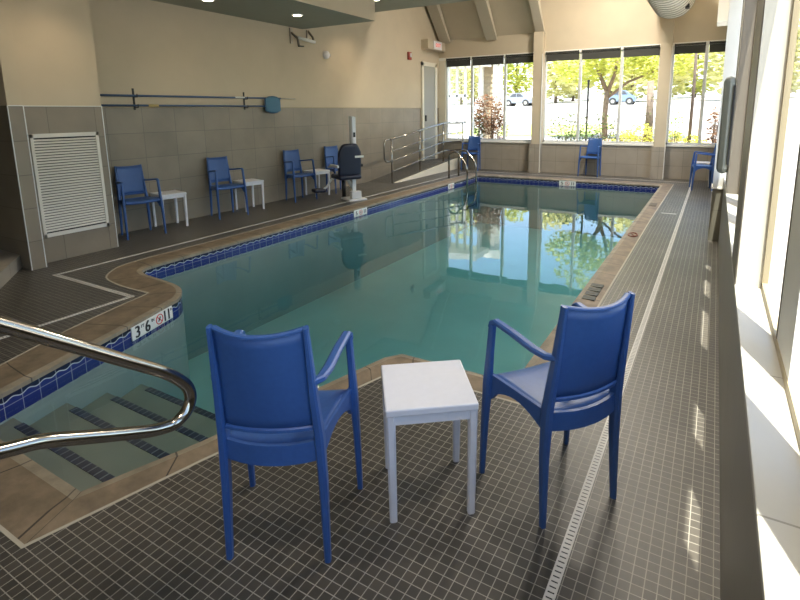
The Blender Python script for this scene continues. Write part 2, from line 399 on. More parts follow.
# column with the vent
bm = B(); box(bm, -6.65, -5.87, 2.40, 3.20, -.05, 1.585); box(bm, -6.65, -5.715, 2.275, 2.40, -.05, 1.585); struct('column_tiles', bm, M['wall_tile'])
bm = B(); box(bm, -6.65, -5.87, 2.40, 3.20, 1.585, 3.2); box(bm, -6.65, -5.715, 2.275, 2.40, 1.585, 3.2); struct('column_upper', bm, M['paint'])
bm = B()
for x, y, z1 in ((-5.715, 2.275, 1.585), (-5.715, 2.40, 1.585), (-5.87, 3.20, 1.585)): box(bm, x-.004, x+.004, y-.004, y+.004, 0, z1)
box(bm, -5.715-.002, -5.715+.005, 2.275, 2.40, 1.581, 1.589); box(bm, -5.87, -5.863, 2.40, 3.20, 1.581, 1.589)
struct('trim_2', bm, M['alu'])
# left recess, dark hall and entry steps
bm = B(); box(bm, -9.5, -9.35, YB, 2.5, -.05, 3.2); struct('wall_hall', bm, M['brown'])
bm = B(); box(bm, -9.5, -6.6, 2.40, 2.55, -.05, 3.2); struct('wall_hall_end', bm, M['brown'])
bm = B(); box(bm, -9.5, .245, YB-.15, YB, -.05, 5.6); struct('wall_back', bm, M['paint'])
bm = B(); prism(bm, [(-5.0, 1.63), (-6.1, 2.40), (-9.3, 2.40), (-9.3, 1.63)], 0, .13); struct('hall_step', bm, M['wall_tile_far'])
bm = B(); prism(bm, [(-5.55, 1.63), (-6.65, 2.40), (-9.3, 2.40), (-9.3, 1.63)], .13, .27); struct('hall_step_upper', bm, M['wall_tile_far'])
# far wall
bm = B(); box(bm, XL, .24, YF, YF+.15, -.05, .70); struct('wall_far', bm, M['wall_tile_far'])
bm = B(); box(bm, XL, .24, YF-.03, YF+.18, .70, .74, .005); struct('trim_3', bm, M['white'])
bm = B(); box(bm, XL, .24, YF-.01, YF+.15, 2.85, 3.35); struct('wall_far_header', bm, M['paint'])
bm = B(); box(bm, XL, .24, YF-.025, YF+.0, 2.80, 2.87); struct('trim_4', bm, M['white'])
bm = B(); box(bm, XL, -6.30, YF-.02, YF+.15, .74, 2.85); struct('trim_5', bm, M['cream'])
# sloping vault over the far wall, high ceiling, dropped ceilings
bm = B(); ps = [(YF, 3.30), (YF-1.7, 5.5), (YF-1.7, 5.65), (YF+.15, 3.30)]
a = [bm.verts.new((XL, y, z)) for y, z in ps]; b = [bm.verts.new((-3.76, y, z)) for y, z in ps]
bm.faces.new(a); bm.faces.new(b[::-1])
for i in range(4): bm.faces.new((a[i], a[(i+1) % 4], b[(i+1) % 4], b[i]))
struct('ceiling_slope', bm, M['paint'])
bm = B(); box(bm, -3.95, .245, YF-.01, YF+.15, 3.35, 5.65); struct('wall_far_upper', bm, M['paint'])
bm = B(); box(bm, XL-.15, .245, YB-.1, YF+.15, 5.5, 5.65); struct('ceiling', bm, M['ceil'])
bm = B(); box(bm, XL, -4.94, YB, 7.13, 2.945, 5.5); box(bm, -9.5, XL, YB, 2.6, 3.15, 3.3)
struct('ceiling_soffit', bm, [M['soffit']])
bm = B(); box(bm, -4.945, -4.935, YB, 7.13, 2.947, 5.5); struct('soffit_fascia', bm, M['paint'])
bm = B(); box(bm, XL, -1.9, 7.15, 9.4, 3.58, 5.5); box(bm, -4.935, -1.9, YB, 7.15, 3.58, 5.5)
struct('ceiling_dropped', bm, M['soffit'])
bm = B(); box(bm, -.11, .125, 9.0, 9.5, 2.765, 5.5); struct('trim_6', bm, M['white'])
# rafters
def rafter(x0, x1, h=.42):
    bm = B(); ps = [(YF-.05, 3.28), (YF-1.7, 5.44), (YF-1.7, 5.44-h), (YF-.05-.02, 3.28-.06), (YF-.05, 3.24)]
    a = [bm.verts.new((x0, y, z)) for y, z in ps]; b = [bm.verts.new((x1, y, z)) for y, z in ps]; n = len(ps)
    bm.faces.new(a); bm.faces.new(b[::-1])
    for i in range(n): bm.faces.new((a[i], a[(i+1) % n], b[(i+1) % n], b[i]))
    return struct('rafter', bm, M['rafter'])
for x0, x1 in ((-6.42, -6.14), (-5.14, -4.86), (-3.86, -3.66)): rafter(x0, x1)
# far posts
for x0, x1 in ((-3.88, -3.66), (-1.14, -.92)):
    bm = B(); box(bm, x0, x1, YF-.20, YF+.15, .70, 3.30); struct('post', bm, M['paint'])
    bm = B(); box(bm, x0-.04, x1+.0, YF-.22, YF, 0, .70); struct('post_base', bm, M['wall_tile_far'])
    bm = B(); box(bm, x1, x1+.012, YF-.222, YF-.20, 0, 2.8); struct('trim_7', bm, M['white'])

# windows of the far wall
def far_window(name, x0, x1, mull):
    root = bpy.data.objects.new(name, None); COL.objects.link(root); root['kind'] = 'structure'
    bm = B()
    for a in (x0, x1-.035): box(bm, a, a+.035, YF+.02, YF+.10, .74, 2.82)
    box(bm, x0, x1, YF+.02, YF+.10, .74, .785); box(bm, x0, x1, YF+.02, YF+.10, 2.79, 2.85)
    obj('window_frame', bm, M['alu'], root)
    for x in mull:
        bm = B(); box(bm, x-.028, x+.028, YF+.015, YF+.11, .75, 2.82, .004); obj('mullion', bm, M['alu'], root)
    xs = [x0]+list(mull)+[x1]
    for a, b in zip(xs[:-1], xs[1:]):
        bm = B(); box(bm, a+.03, b-.03, YF+.058, YF+.064, .77, 2.80); obj('pane', bm, M['glass'], root)
    return xs
W1 = far_window('window_1', -6.30, -3.88, (-5.56, -4.66))
W2 = far_window('window_2', -3.66, -1.14, (-2.83, -1.93))
W3 = far_window('window_3', -.92, .10, (-.28,))
where = ['leftmost far pane, beside the door', 'second far pane from the left', 'far pane just left of the left post', 'far pane just right of the left post', 'middle one of three panes between the posts', 'far pane just left of the right post', 'far pane just right of the right post', 'narrow pane in the far right corner']
k = 0
for xs in (W1, W2, W3):
    for a, b in zip(xs[:-1], xs[1:]):
        t = thing('roller_shade', 'charcoal roller shade over the '+where[k], 'window shade', (a, YF, 2.6), 0, 'roller shades on the far windows')
        w = b-a-.06
        bm = B(); box(bm, .035, .03+w, -.012, -.004, .05, .24); obj('fabric', bm, M['shade'], t)
        bm = B(); cyl(bm, (.035, -.02, .225), .024, w-.01, 'X', 12); obj('roller', bm, M['shade'], t)
        bm = B(); box(bm, .035, .03+w, -.018, .0, .035, .055); obj('hem_bar', bm, M['shade'], t)
        for q in (.03, w+.01):
            bm = B(); box(bm, q, q+.02, -.045, .022, .195, .25); obj('end_bracket', bm, M['shade'], t)
        k += 1

# right wall: low wall, sill, piers and windows
bm = B(); box(bm, XR, XR+.115, YB, YF+.15, -.05, .722); struct('wall_right', bm, tiles('low_wall_tile', 'YZ', .62, .36, (.215, .205, .175), (.20, .19, .16), (.15, .14, .11), .0015, .4, (.2, .01), .05))
bm = B(); box(bm, XR-.004, XR+.13, YB, YF, .722, .745, .003); struct('window_sill', bm, M['sill'])
bm = B(); box(bm, XR, XR+.115, YB, YF+.15, 2.85, 5.6); struct('wall_right_header', bm, M['cream'])
GX = .2225
def pier(y0, y1, mat, x0=XR):
    bm = B(); box(bm, x0, XR+.115, y0, y1, .745, 2.86); struct('pier', bm, mat)
pier(2.51, 2.98, M['cream']); pier(5.30, 6.0, M['brown']); pier(10.9, YF, M['cream'])  # middle pier is brown: the shade on its face put into the colour
bm = B(); box(bm, XR-.004, XR, 2.515, 2.98, .745, 2.86); struct('pier_shade_sheet', bm, M['brown'])  # dark sheet standing in for shade on the near pier's room side
bm = B(); box(bm, XR-.006, XR+.004, 5.33, 5.36, .745, 2.86); struct('trim_9', bm, M['white'])
# far pier that stands out into the room
bm = B(); box(bm, .022, XR+.115, 6.6, 6.95, .61, 5.5); struct('pier_upper', bm, M['white'])
bm = B(); box(bm, .022, XR+.1, 6.6, 6.95, 0, .61); struct('pier_base', bm, tiles('pier_tile', 'XZ', .3, .36, (.21, .20, .16), (.2, .19, .15), (.12, .11, .09), .002, .4))
bm = B(); box(bm, .012, XR, 6.59, 6.96, .605, .62); struct('trim_10', bm, M['white'])
def right_window(n, y0, y1, posts):
    root = bpy.data.objects.new('window_%d' % n, None); COL.objects.link(root); root['kind'] = 'structure'
    bm = B()
    box(bm, GX, GX+.022, y0, y1, .745, .775); box(bm, GX, GX+.022, y0, y1, 2.80, 2.86)
    box(bm, GX, GX+.022, y0, y0+.02, .745, 2.86); box(bm, GX, GX+.022, y1-.022, y1, .745, 2.86)
    obj('window_frame', bm, M['tan'], root)
    for a, b in posts:
        bm = B(); box(bm, GX+.002, GX+.03, a, b, .76, 2.85); obj('mullion', bm, M['white'], root)
        bm = B(); box(bm, GX, GX+.03, b, b+.014, .765, 2.85); obj('gasket', bm, M['brown'], root)
    bm = B(); box(bm, GX+.010, GX+.014, y0+.01, y1-.01, .76, 2.84); obj('pane', bm, M['glass'], root)
right_window(4, YB, 2.51, [(-2.16, -2.0), (-1.38, -1.22), (-.61, -.45), (.17, .33), (.80, 1.18), (1.58, 1.88)])
right_window(5, 2.98, 5.30, [(3.70, 4.0), (4.5, 4.8)])
right_window(6, 6.0, 10.9, [(7.4, 7.6), (8.6, 8.8), (9.8, 10.0)])

# ramp with landing and curb
def slab(name, pts, x0, x1, mat):
    bm = B(); a = [bm.verts.new((x0, y, z)) for y, z in pts]; b = [bm.verts.new((x1, y, z)) for y, z in pts]; n = len(pts)
    bm.faces.new(a); bm.faces.new(b[::-1])
    for i in range(n): bm.faces.new((a[i], a[(i+1) % n], b[(i+1) % n], b[i]))
    return struct(name, bm, mat)
slab('ramp', [(8.95, 0.0), (11.3, .25), (12.28, .25), (12.28, 0)], XL, -5.9, M['deck'])
slab('ramp_curb', [(9.08, 0.0), (9.08, .012), (12.03, .275), (12.28, .275), (12.28, 0)], -5.9, -5.85, M['cream'])
# door in the left wall
t = bpy.data.objects.new('door_1', None); COL.objects.link(t); t['kind'] = 'structure'
bm = B(); box(bm, XL, XL+.03, 11.40, 12.0, .255, 2.62, .003); obj('door_panel', bm, pbr('grey_door_paint', (.30, .29, .26), .5), t)
bm = B(); box(bm, XL, XL+.045, 11.32, 11.40, .25, 2.70); box(bm, XL, XL+.045, 12.0, 12.10, .25, 2.70); box(bm, XL, XL+.045, 11.32, 12.1, 2.62, 2.72); obj('door_frame', bm, M['cream'], t)
bm = B(); box(bm, XL+.02, XL+.06, 11.47, 11.52, 1.25, 1.40, .005); obj('door_handle', bm, M['black'], t)
bm = B(); box(bm, XL, -6.3, 11.35, YF-.03, 3.02, 3.24); struct('door_soffit', bm, M['paint'])

# ------------------------------------------------------------------ drains in the deck
def drain(name, x0, x1, y0, y1, label):
    t = thing(name, label, 'drain', ((x0+x1)/2, (y0+y1)/2, 0)); hx, hy = (x1-x0)/2, (y1-y0)/2
    bm = B(); box(bm, -hx, hx, -hy, hy, -.012, .003); obj('grate', bm, M['drain'], t)
    bm = B()
    if hy > hx:
        y = -hy+.02
        while y < hy-.01: box(bm, -hx*.62, hx*.62, y-.0022, y+.0022, .0028, .0035); y += .021
    else:
        x = -hx+.02
        while x < hx-.01: box(bm, x-.0022, x+.0022, -hy*.62, hy*.62, .0028, .0035); x += .021
    obj('slots', bm, M['slot'], t)
drain('deck_drain', -.352, -.318, -1.5, 11.77, 'long pale slotted drain strip along the window side of the pool')
drain('deck_drain', -5.365, -.318, 11.77, 11.80, 'pale slotted drain strip across the far end of the pool')
drain('deck_drain', -5.365, -5.335, 2.33, 11.77, 'pale slotted drain strip along the tiled wall side of the pool')
drain('deck_drain', -5.365, -4.115, 2.29, 2.33, 'short pale drain strip below the louvred column')
drain('deck_drain', -4.15, -4.115, -1.5, 2.29, 'pale drain strip beside the pool steps')
bm = B(); box(bm, -.60, -.40, 8.08, 8.12, -.01, .002); tag(obj('marker_strip', bm, M['drain']), 'short pale strip set in the deck between coping and window side drain', 'floor strip')

# ------------------------------------------------------------------ chairs
def make_chair(label, group):
    t = thing('armchair', label, 'chair', group=group); bl = M['blue']
    # seat: dished slab
    def fs(u, v):
        y = -.165+v*.325; w = .158+.05*v; x = (u*2-1)*w
        z = .452-.016*(1-(2*u-1)**2)*(1-.3*v)+.012*v-(max(0, v-.82)/.18)**2*.02
        return Vector((x, y, z))
    bm = B(); grid(bm, fs, 12, 12, (0, 0, -.02)); obj('seat', bm, bl, t, True)
    # side aprons: arched panels, a part of the frame
    for s in (-1, 1):
        bm = B()
        def fa(u, v, s=s):
            y = -.155+u*.31; x = s*(.163+.05*u); top = .452+.012*u
            bot = .36+.06*math.sin(math.pi*min(1, max(0, u)))-(.02 if u > .9 else 0)
            return Vector((x, y, top*(1-v)+bot*v))
        grid(bm, fa, 12, 2, (-s*.014, 0, 0)); obj('side_rail', bm, bl, t)
    # rear rail, bowed backwards
    bm = B()
    def fr(u, v):
        x = (u*2-1)*.155; b = 1-(u*2-1)**2
        return Vector((x, -.168-.028*b, .452-.072*v-.006*b))
    grid(bm, fr, 14, 2, (0, .014, 0)); obj('rear_rail', bm, bl, t, False)
    # backrest: curved panel between the posts with a thicker lower lip
    def fb(u, v):
        x = (u*2-1)*(.149-.008*v); b = 1-(u*2-1)**2; z = .500+v*.355-.012*b*v
        return Vector((x, -.168-.042*v-(.026+.018*v)*b, z))
    bm = B(); grid(bm, fb, 16, 8, (0, .013, 0)); bk = obj('backrest', bm, bl, t, True)
    for p in bk.data.polygons: p.use_smooth = abs(p.normal.y) > .7
    bm = B(); pts = []
    for i in range(17):
        p = fb(i/16, 1); pts.append(p+Vector((0, .005, .0)))
    rsweep(bm, pts, (.022, .012), (0, 1, 0)); obj('back_lip', bm, bl, t)
    pts = [fb(i/16, 0)+Vector((0, .005, 0)) for i in range(17)]
    bm = B(); rsweep(bm, pts, (.026, .018), (0, 1, 0)); obj('back_lip', bm, bl, t)
    for s in (-1, 1):
        # rear leg running up as the back post
        bm = B(); P = [(s*.170, -.170, 0), (s*.165, -.158, .28), (s*.160, -.160, .46), (s*.153, -.182, .62), (s*.149, -.214, .862)]
        rsweep(bm, P, [(.021, .024), (.028, .040), (.030, .048), (.026, .040), (.014, .026)], (1, 0, 0)); obj('leg', bm, bl, t)
        # front leg up to the arm
        bm = B(); P = [(s*.222, .172, 0), (s*.219, .160, .25), (s*.214, .150, .42), (s*.210, .142, .55), (s*.206, .133, .672)]
        rsweep(bm, P, [(.020, .022), (.026, .034), (.030, .046), (.026, .034), (.026, .028)], (1, 0, 0)); obj('leg', bm, bl, t)
        bm = B(); P = [(s*.207, .137, .662), (s*.205, .132, .682), (s*.203, .115, .692), (s*.192, .02, .683), (s*.182, -.10, .668), (s*.172, -.155, .664), (s*.154, -.190, .668)]
        rsweep(bm, P, [(.030, .022), (.031, .022), (.032, .022), (.034, .022), (.034, .022), (.030, .022), (.022, .022)], (1, 0, 0)); obj('armrest', bm, bl, t)
    return t
CH = 'blue resin armchairs around the pool'
ch = make_chair('blue armchair in the foreground seen from behind, left of the white table', CH)
ch.location = (-1.258, 1.203, 0); ch.rotation_euler = (0, 0, math.atan2(-(-.434), .901)+.02)
def face(dx, dy): return math.atan2(-dx, dy)
copy_thing(ch, (-.473, 1.859, 0), face(-.809, .588), 'blue armchair in the foreground right of the white table, beside the drain')
copy_thing(ch, (-6.205, 3.69, 0), face(.97, -.2), 'blue armchair against the tiled wall, next to the louvred column')
copy_thing(ch, (-6.205, 5.02, 0), face(.97, -.2), 'blue armchair against the tiled wall below the hanging pool net poles, second from the column')
copy_thing(ch, (-6.205, 6.55, 0), face(.97, -.2), 'blue armchair against the tiled wall just before the pool lift')
copy_thing(ch, (-6.205, 7.62, 0), face(.97, -.2), 'blue armchair against the wall half hidden behind the pool lift')
copy_thing(ch, (-5.40, 12.0, 0), face(.1, -1), 'blue armchair under the far window at the end of the ramp')
copy_thing(ch, (-2.43, 12.02, 0), face(-.15, -1), 'blue armchair alone under the middle far windows')
copy_thing(ch, (-.16, 10.9, 0), face(-1, -.12), 'blue armchair beyond the white pier in the far right corner')

# ------------------------------------------------------------------ side tables
def make_table(label):
    t = thing('side_table', label, 'side table', group='white resin side tables'); m = M['white_plastic']
    bm = B(); box(bm, -.169, .169, -.169, .169, .432, .462, .006); obj('tabletop', bm, m, t)
    bm = B()
    for s in (-1, 1):
        box(bm, s*.152-.010, s*.152+.010, -.15, .15, .398, .434); box(bm, -.15, .15, s*.152-.010, s*.152+.010, .398, .434)
    obj('apron', bm, m, t)
    for sx in (-1, 1):
        for sy in (-1, 1):
            bm = B(); rsweep(bm, [(sx*.147, sy*.147, 0), (sx*.150, sy*.150, .434)], [(.028, .028), (.034, .034)], (1, 0, 0)); obj('leg', bm, m, t)
    return t
tb = make_table('white square side table between the two blue armchairs in the foreground')
tb.location = (-.90, 1.588, 0); tb.rotation_euler = (0, 0, math.atan2(.187, .248))
copy_thing(tb, (-6.31, 4.17, 0), face(.97, -.2), 'white side table by the tiled wall, right of the chair next to the louvred column')
copy_thing(tb, (-6.31, 5.53, 0), face(.97, -.2), 'white side table by the tiled wall under the pool net')
copy_thing(tb, (-6.29, 7.10, 0), face(.97, -.2), 'white side table behind the footrest of the pool lift')
copy_thing(tb, (-.18, 11.5, 0), 0, 'white side table in the far right corner behind the chair by the pier')

# ------------------------------------------------------------------ handrail in the foreground
t = thing('handrail', 'thick stainless steel handrail with a rounded end, in the near left foreground', 'handrail', (-1.25, .15, 0))
R0 = Vector((-1.25, .15, 0))
path = [(-1.25, .12, 1.30), (-1.25, .428, 1.077), (-1.25, .806, .770), (-1.25, .845, .685), (-1.25, .76, .630), (-1.25, .47, .782), (-1.25, .39, .797), (-1.25, .16, .92)]
P = [Vector(path[0]), Vector(path[1])]
top = [Vector((-1.25, .76, .812)), Vector((-1.25, .80, .772)), Vector((-1.25, .828, .735)), Vector((-1.25, .835, .695)), Vector((-1.25, .815, .660)), Vector((-1.25, .775, .645)), Vector((-1.25, .72, .660))]
P += top+[Vector((-1.25, .60, .718)), Vector((-1.25, .50, .769)), Vector((-1.25, .462, .788)), Vector((-1.25, .42, .799)), Vector((-1.25, .30, .835)), Vector((-1.25, .16, .88))]
bm = B(); tube(bm, [p-R0 for p in arc_pts(P, .06, 5)], .0165, 20); obj('rail', bm, M['steel'], t, True)
for y, z in ((.12, 1.30), (.16, .88)):
    bm = B(); cyl(bm, (0, y-.15, 0), .0165, z+.01, 'Z', 16); obj('post', bm, M['steel'], t, True)

# ------------------------------------------------------------------ ramp railing
t = thing('ramp_railing', 'stainless steel railing with four bars along the ramp to the door', 'railing', (-5.88, 9.0, 0))
def rz(y): return max(0, min(.25, (y-8.95)*.25/2.35))
X0, Y0 = -5.88, 9.0
posts = [(8.98, .95), (10.16, .97), (11.33, .97)]
for y, h in posts:
    bm = B(); cyl(bm, (0, y-Y0, rz(y)), .017, h-.0, 'Z', 10); obj('post', bm, M['steel'], t, True)
bm = B(); cyl(bm, (.22, 12.0-Y0, 0), .017, 1.22, 'Z', 10); obj('post', bm, M['steel'], t, True)
for k, h in enumerate((.93, .68, .47, .25)):
    P = [(0, 8.98-Y0, rz(8.98)+h), (0, 10.16-Y0, rz(10.16)+h+.01), (0, 11.33-Y0, rz(11.33)+h+.02), (.22, 12.0-Y0, .25+h+.02)]
    bm = B(); tube(bm, P, .02 if k == 0 else .012, 10); obj('bar', bm, M['steel'], t, True)
bm = B(); tube(bm, arc_pts([(0, 8.98-Y0, .93), (0, 8.70-Y0, .93), (0, 8.70-Y0, .47), (0, 8.98-Y0, .47)], .15), .016, 10); obj('end_loop', bm, M['steel'], t, True)

# ------------------------------------------------------------------ pool ladder
t = thing('pool_ladder', 'stainless steel pool ladder with two curved grab rails at the far left corner', 'ladder', (-5.0, 10.3, 0))
for y in (10.28, 10.78):
    pts = arc_pts([(-5.19, y, -.01), (-5.19, y, .56), (-5.02, y, .62), (-4.74, y, .31), (-4.73, y, -.7)], .14)
    bm = B(); tube(bm, [Vector(p)-Vector((-5.0, 10.3, 0)) for p in pts], .021, 12); obj('rail', bm, M['steel'], t, True)
for z in (-.13, -.38, -.63):
    bm = B(); box(bm, .20, .30, -.02, .48, z-.012, z+.012, .004); obj('tread', bm, M['steel'], t)

# ------------------------------------------------------------------ pool lift
LX, LY = -5.40, 7.02
t = thing('pool_lift', 'pool access lift with navy seat and white mast beside the left coping', 'pool lift', (LX, LY, 0), math.radians(-28))
bm = B(); box(bm, -.16, .20, -.17, .16, 0, .03, .006); obj('base_plate', bm, M['alu'], t)
bm = B(); box(bm, .05, .15, -.10, .08, .03, .16, .01); obj('motor_cover', bm, M['alu'], t)
bm = B(); box(bm, -.035, .035, -.035, .035, .03, 1.43, .006); obj('mast', bm, M['alu'], t)
bm = B(); box(bm, .035, .085, -.03, .04, .80, 1.42, .008); bx_ = obj('control_box', bm, M['white_plastic'], t)
bm = B(); box(bm, .085, .09, -.015, .025, 1.08, 1.16); obj('button_panel', bm, M['black'], bx_)
bm = B(); cyl(bm, (-.10, -.14, .05), .035, .36, 'Z', 14); obj('actuator', bm, M['black'], t, True)
bm = B(); tube(bm, [(-.02, -.02, .20), (-.02, -.12, .40), (.0, -.16, .44)], .028, 10); obj('lift_arm', bm, M['alu'], t, True)
# seat faces the wall side; its rounded back is turned to the pool
def fsb(u, v):
    a = (u*2-1); w = .20*(1-.25*max(0, v-.8)/.2*abs(a)); z = .43+v*.55-.05*a**4*v
    return Vector((.18+.03*v-.03*a*a, -.12+a*w, z))
bm = B(); grid(bm, fsb, 12, 10, (-.06, 0, 0)); bmesh.ops.bevel(bm, geom=[e for e in bm.edges if e.calc_face_angle(0) > 1], offset=.015, segments=2, affect='EDGES'); sb = obj('seat_back', bm, M['navy'], t, True)
bm = B(); box(bm, .20, .213, -.05, .11, .74, .775, .003); obj('label_strip', bm, M['signwhite'], sb)
bm = B(); box(bm, -.24, .19, -.32, .08, .37, .45, .03); obj('seat_cushion', bm, M['navy'], t, True)
for y in (-.34, .10):
    bm = B(); box(bm, -.17, .16, y-.02, y+.02, .58, .625, .01); obj('armrest', bm, M['alu'] if y < 0 else M['black'], t)
bm = B(); tube(bm, arc_pts([(-.14, -.24, .39), (-.20, -.32, .36), (-.20, -.42, .22), (-.20, -.48, .19)], .1), .018, 10); obj('footrest_arm', bm, M['alu'], t, True)
bm = B(); box(bm, -.30, -.11, -.66, -.46, .15, .21, .02); obj('footrest', bm, M['navy'], t)

# ------------------------------------------------------------------ vent grille
t = thing('vent_grille', 'large white louvred vent grille on the tiled column', 'vent', (-5.868, 2.80, .262))
bm = B(); w, h = .325, 1.05
for y0, y1, z0, z1 in ((-w, -w+.03, 0, h), (w-.03, w, 0, h), (-w, w, 0, .04), (-w, w, h-.04, h)): box(bm, 0, .016, y0, y1, z0, z1, .002)
obj('frame', bm, M['vent'], t)
bm = B(); box(bm, .0005, .002, -w+.02, w-.02, .02, h-.02); obj('backing', bm, M['slot'], t)
bm = B(); n = 34
for i in range(n):
    z = .05+(h-.1)*(i+.5)/n
    a = [bm.verts.new(p) for p in ((.002, -w+.03, z+.010), (.015, -w+.03, z-.007), (.012, -w+.03, z-.010), (-.0005+.002, -w+.03, z+.005))]
    b = [bm.verts.new((v.co.x, w-.03, v.co.z)) for v in a]
    for k in range(4): bm.faces.new((a[k], a[(k+1) % 4], b[(k+1) % 4], b[k]))
    bm.faces.new(a); bm.faces.new(b[::-1])
obj('louvres', bm, M['vent'], t)

# ------------------------------------------------------------------ poles and net on the wall
PX = XL+.06
t = thing('telescopic_pole', 'blue pool pole with leaf net, upper of the two on the wall hooks', 'pool pole', (PX, 5.2, 1.735))
bm = B(); tube(bm, [(0, -1.85, -.01), (0, 1.25, 0)], .014, 10); obj('shaft', bm, M['poleblue'], t, True)
bm = B(); tube(bm, [(0, 1.25, 0), (0, 1.60, 0)], .010, 10); obj('tip', bm, M['greysteel'], t, True)
bm = B(); cyl(bm, (0, .30, 0), .0155, .18, 'Y', 10); obj('label_band', bm, M['signwhite'], t)
t = thing('telescopic_pole', 'blue pool pole holding the skimmer net, lower of the two on the wall hooks', 'pool pole', (PX, 5.2, 1.605))
bm = B(); tube(bm, [(0, -1.85, 0), (0, .95, .0)], .013, 10); obj('shaft', bm, M['poleblue'], t, True)
bm = B(); cyl(bm, (0, -1.10, 0), .0155, .14, 'Y', 10); obj('label_band', bm, M['gold'], t)
bm = B()
def fn(u, v): return Vector((.012*math.sin(math.pi*u), .90+.33*u, .16-.27*v+.04*(2*u-1)**2*(2*v-1)))
grid(bm, fn, 10, 8, (.012, 0, 0)); nb = obj('net', bm, M['net'], t, True)
bm = B(); tube(bm, [fn(u, v) for u, v in ((0, 0), (.25, 0), (.5, 0), (.75, 0), (1, 0), (1, .5), (1, 1), (.75, 1), (.5, 1), (.25, 1), (0, 1), (0, .5), (0, 0))], .009, 8); obj('net_frame', bm, M['poleblue'], nb, True)
for y, l in ((3.95, 'black pole hook on the wall nearest the column'), (6.02, 'black pole hook on the wall left of the net')):
    if y > 5.5: y = 5.72
    t = thing('pole_hook', l, 'hook', (XL, y, 1.60))
    bm = B(); box(bm, 0, .012, -.012, .012, -.05, .22, .003); obj('plate', bm, M['black'], t)
    bm = B(); tube(bm, [(.0, 0, .11), (.085, 0, .112), (.085, 0, .15)], .006, 8); obj('prong', bm, M['black'], t)
    bm = B(); tube(bm, [(.0, 0, -.02), (.085, 0, -.02), (.085, 0, .02)], .006, 8); obj('prong', bm, M['black'], t)

# ------------------------------------------------------------------ wall and ceiling fixtures
t = thing('wall_bracket', 'grey metal bracket with a crossbar mounted high on the wall under the soffit', 'bracket', (XL, 7.0, 2.75))
bm = B(); box(bm, 0, .03, -.20, -.14, -.08, .18, .004); obj('wall_plate', bm, M['greysteel'], t)
bm = B(); box(bm, 0, .03, .22, .28, .0, .19, .004); obj('wall_plate', bm, M['greysteel'], t)
bm = B(); tube(bm, [(.02, -.17, .10), (.14, -.15, .0), (.16, -.15, -.12)], .02, 8); obj('arm', bm, M['brown'], t, True)
bm = B(); tube(bm, [(.02, .25, .18), (.12, .26, .06), (.14, .26, -.02)], .02, 8); obj('arm', bm, M['brown'], t, True)
bm = B(); tube(bm, [(.15, -.15, .01), (.15, .27, -.02)], .028, 12); obj('crossbar', bm, M['alu'], t, True)
bm = B(); tube(bm, [(.15, -.15, -.13), (.15, -.02, -.12)], .012, 8); obj('pin', bm, M['black'], t)
t = thing('wall_speaker', 'small round white fixture on the beige wall right of the metal bracket', 'speaker', (XL, 7.72, 2.56))
bm = B(); tube(bm, [(0, 0, 0), (.05, 0, 0), (.085, 0, 0)], [.075, .072, .03], 18); obj('housing', bm, M['white_plastic'], t, True)
bm = B(); cyl(bm, (.0, .06, -.005), .03, .07, 'X', 12); obj('bezel', bm, M['greysteel'], t)
t = thing('fire_alarm', 'small red fire alarm strobe on the wall near the door', 'fire alarm', (XL-.002, 10.75, 2.80))
bm = B(); box(bm, 0, .05, -.07, .07, -.09, .09, .01); obj('housing', bm, M['red'], t)
bm = B(); box(bm, .05, .07, -.025, .025, -.03, .06, .004); obj('lens', bm, M['white_plastic'], t)
t = thing('exit_sign', 'small white exit sign with red letters above the door', 'sign', (-6.30, 11.82, 3.13))
bm = B(); box(bm, 0, .03, -.20, .20, -.10, .10, .004); obj('face', bm, M['white_plastic'], t)
bm = text_bm('EXIT', .12); bmesh.ops.transform(bm, matrix=Matrix(((0, 0, 1, .031), (1.05, 0, 0, 0), (0, 1, 0, 0), (0, 0, 0, 1))), verts=bm.verts); obj('lettering', bm, M['exit'], t)
def downlight(x, y, z, label, power):
    t = thing('recessed_light', label, 'ceiling light', (x, y, z), group='recessed ceiling lights')
    bm = B(); cyl(bm, (0, 0, -.012), .085, .012, 'Z', 24, .09); obj('trim_ring', bm, M['white_plastic'], t)
    bm = B(); cyl(bm, (0, 0, -.016), .06, .006, 'Z', 20); obj('bulb', bm, M['lamp'], t)
    l = bpy.data.lights.new('downlight', 'SPOT'); l.energy = power; l.color = (1, .78, .52); l.spot_size = math.radians(115); l.spot_blend = .9; l.shadow_soft_size = .05
    o = bpy.data.objects.new('lamp', l); COL.objects.link(o); o.parent = t; o.location = (0, 0, -.03)
downlight(-5.61, 6.06, 2.945, 'lit recessed ceiling light in the soffit, above the metal bracket', 5)
downlight(-5.83, 4.66, 2.945, 'lit recessed ceiling light in the soffit, left at the top edge', 4)
downlight(-5.75, 8.35, 3.58, 'recessed ceiling light in the dropped ceiling washing the wall beyond the soffit', 26)
downlight(-5.35, 2.75, 2.945, 'recessed ceiling light in the soffit in front of the tiled column', 11)

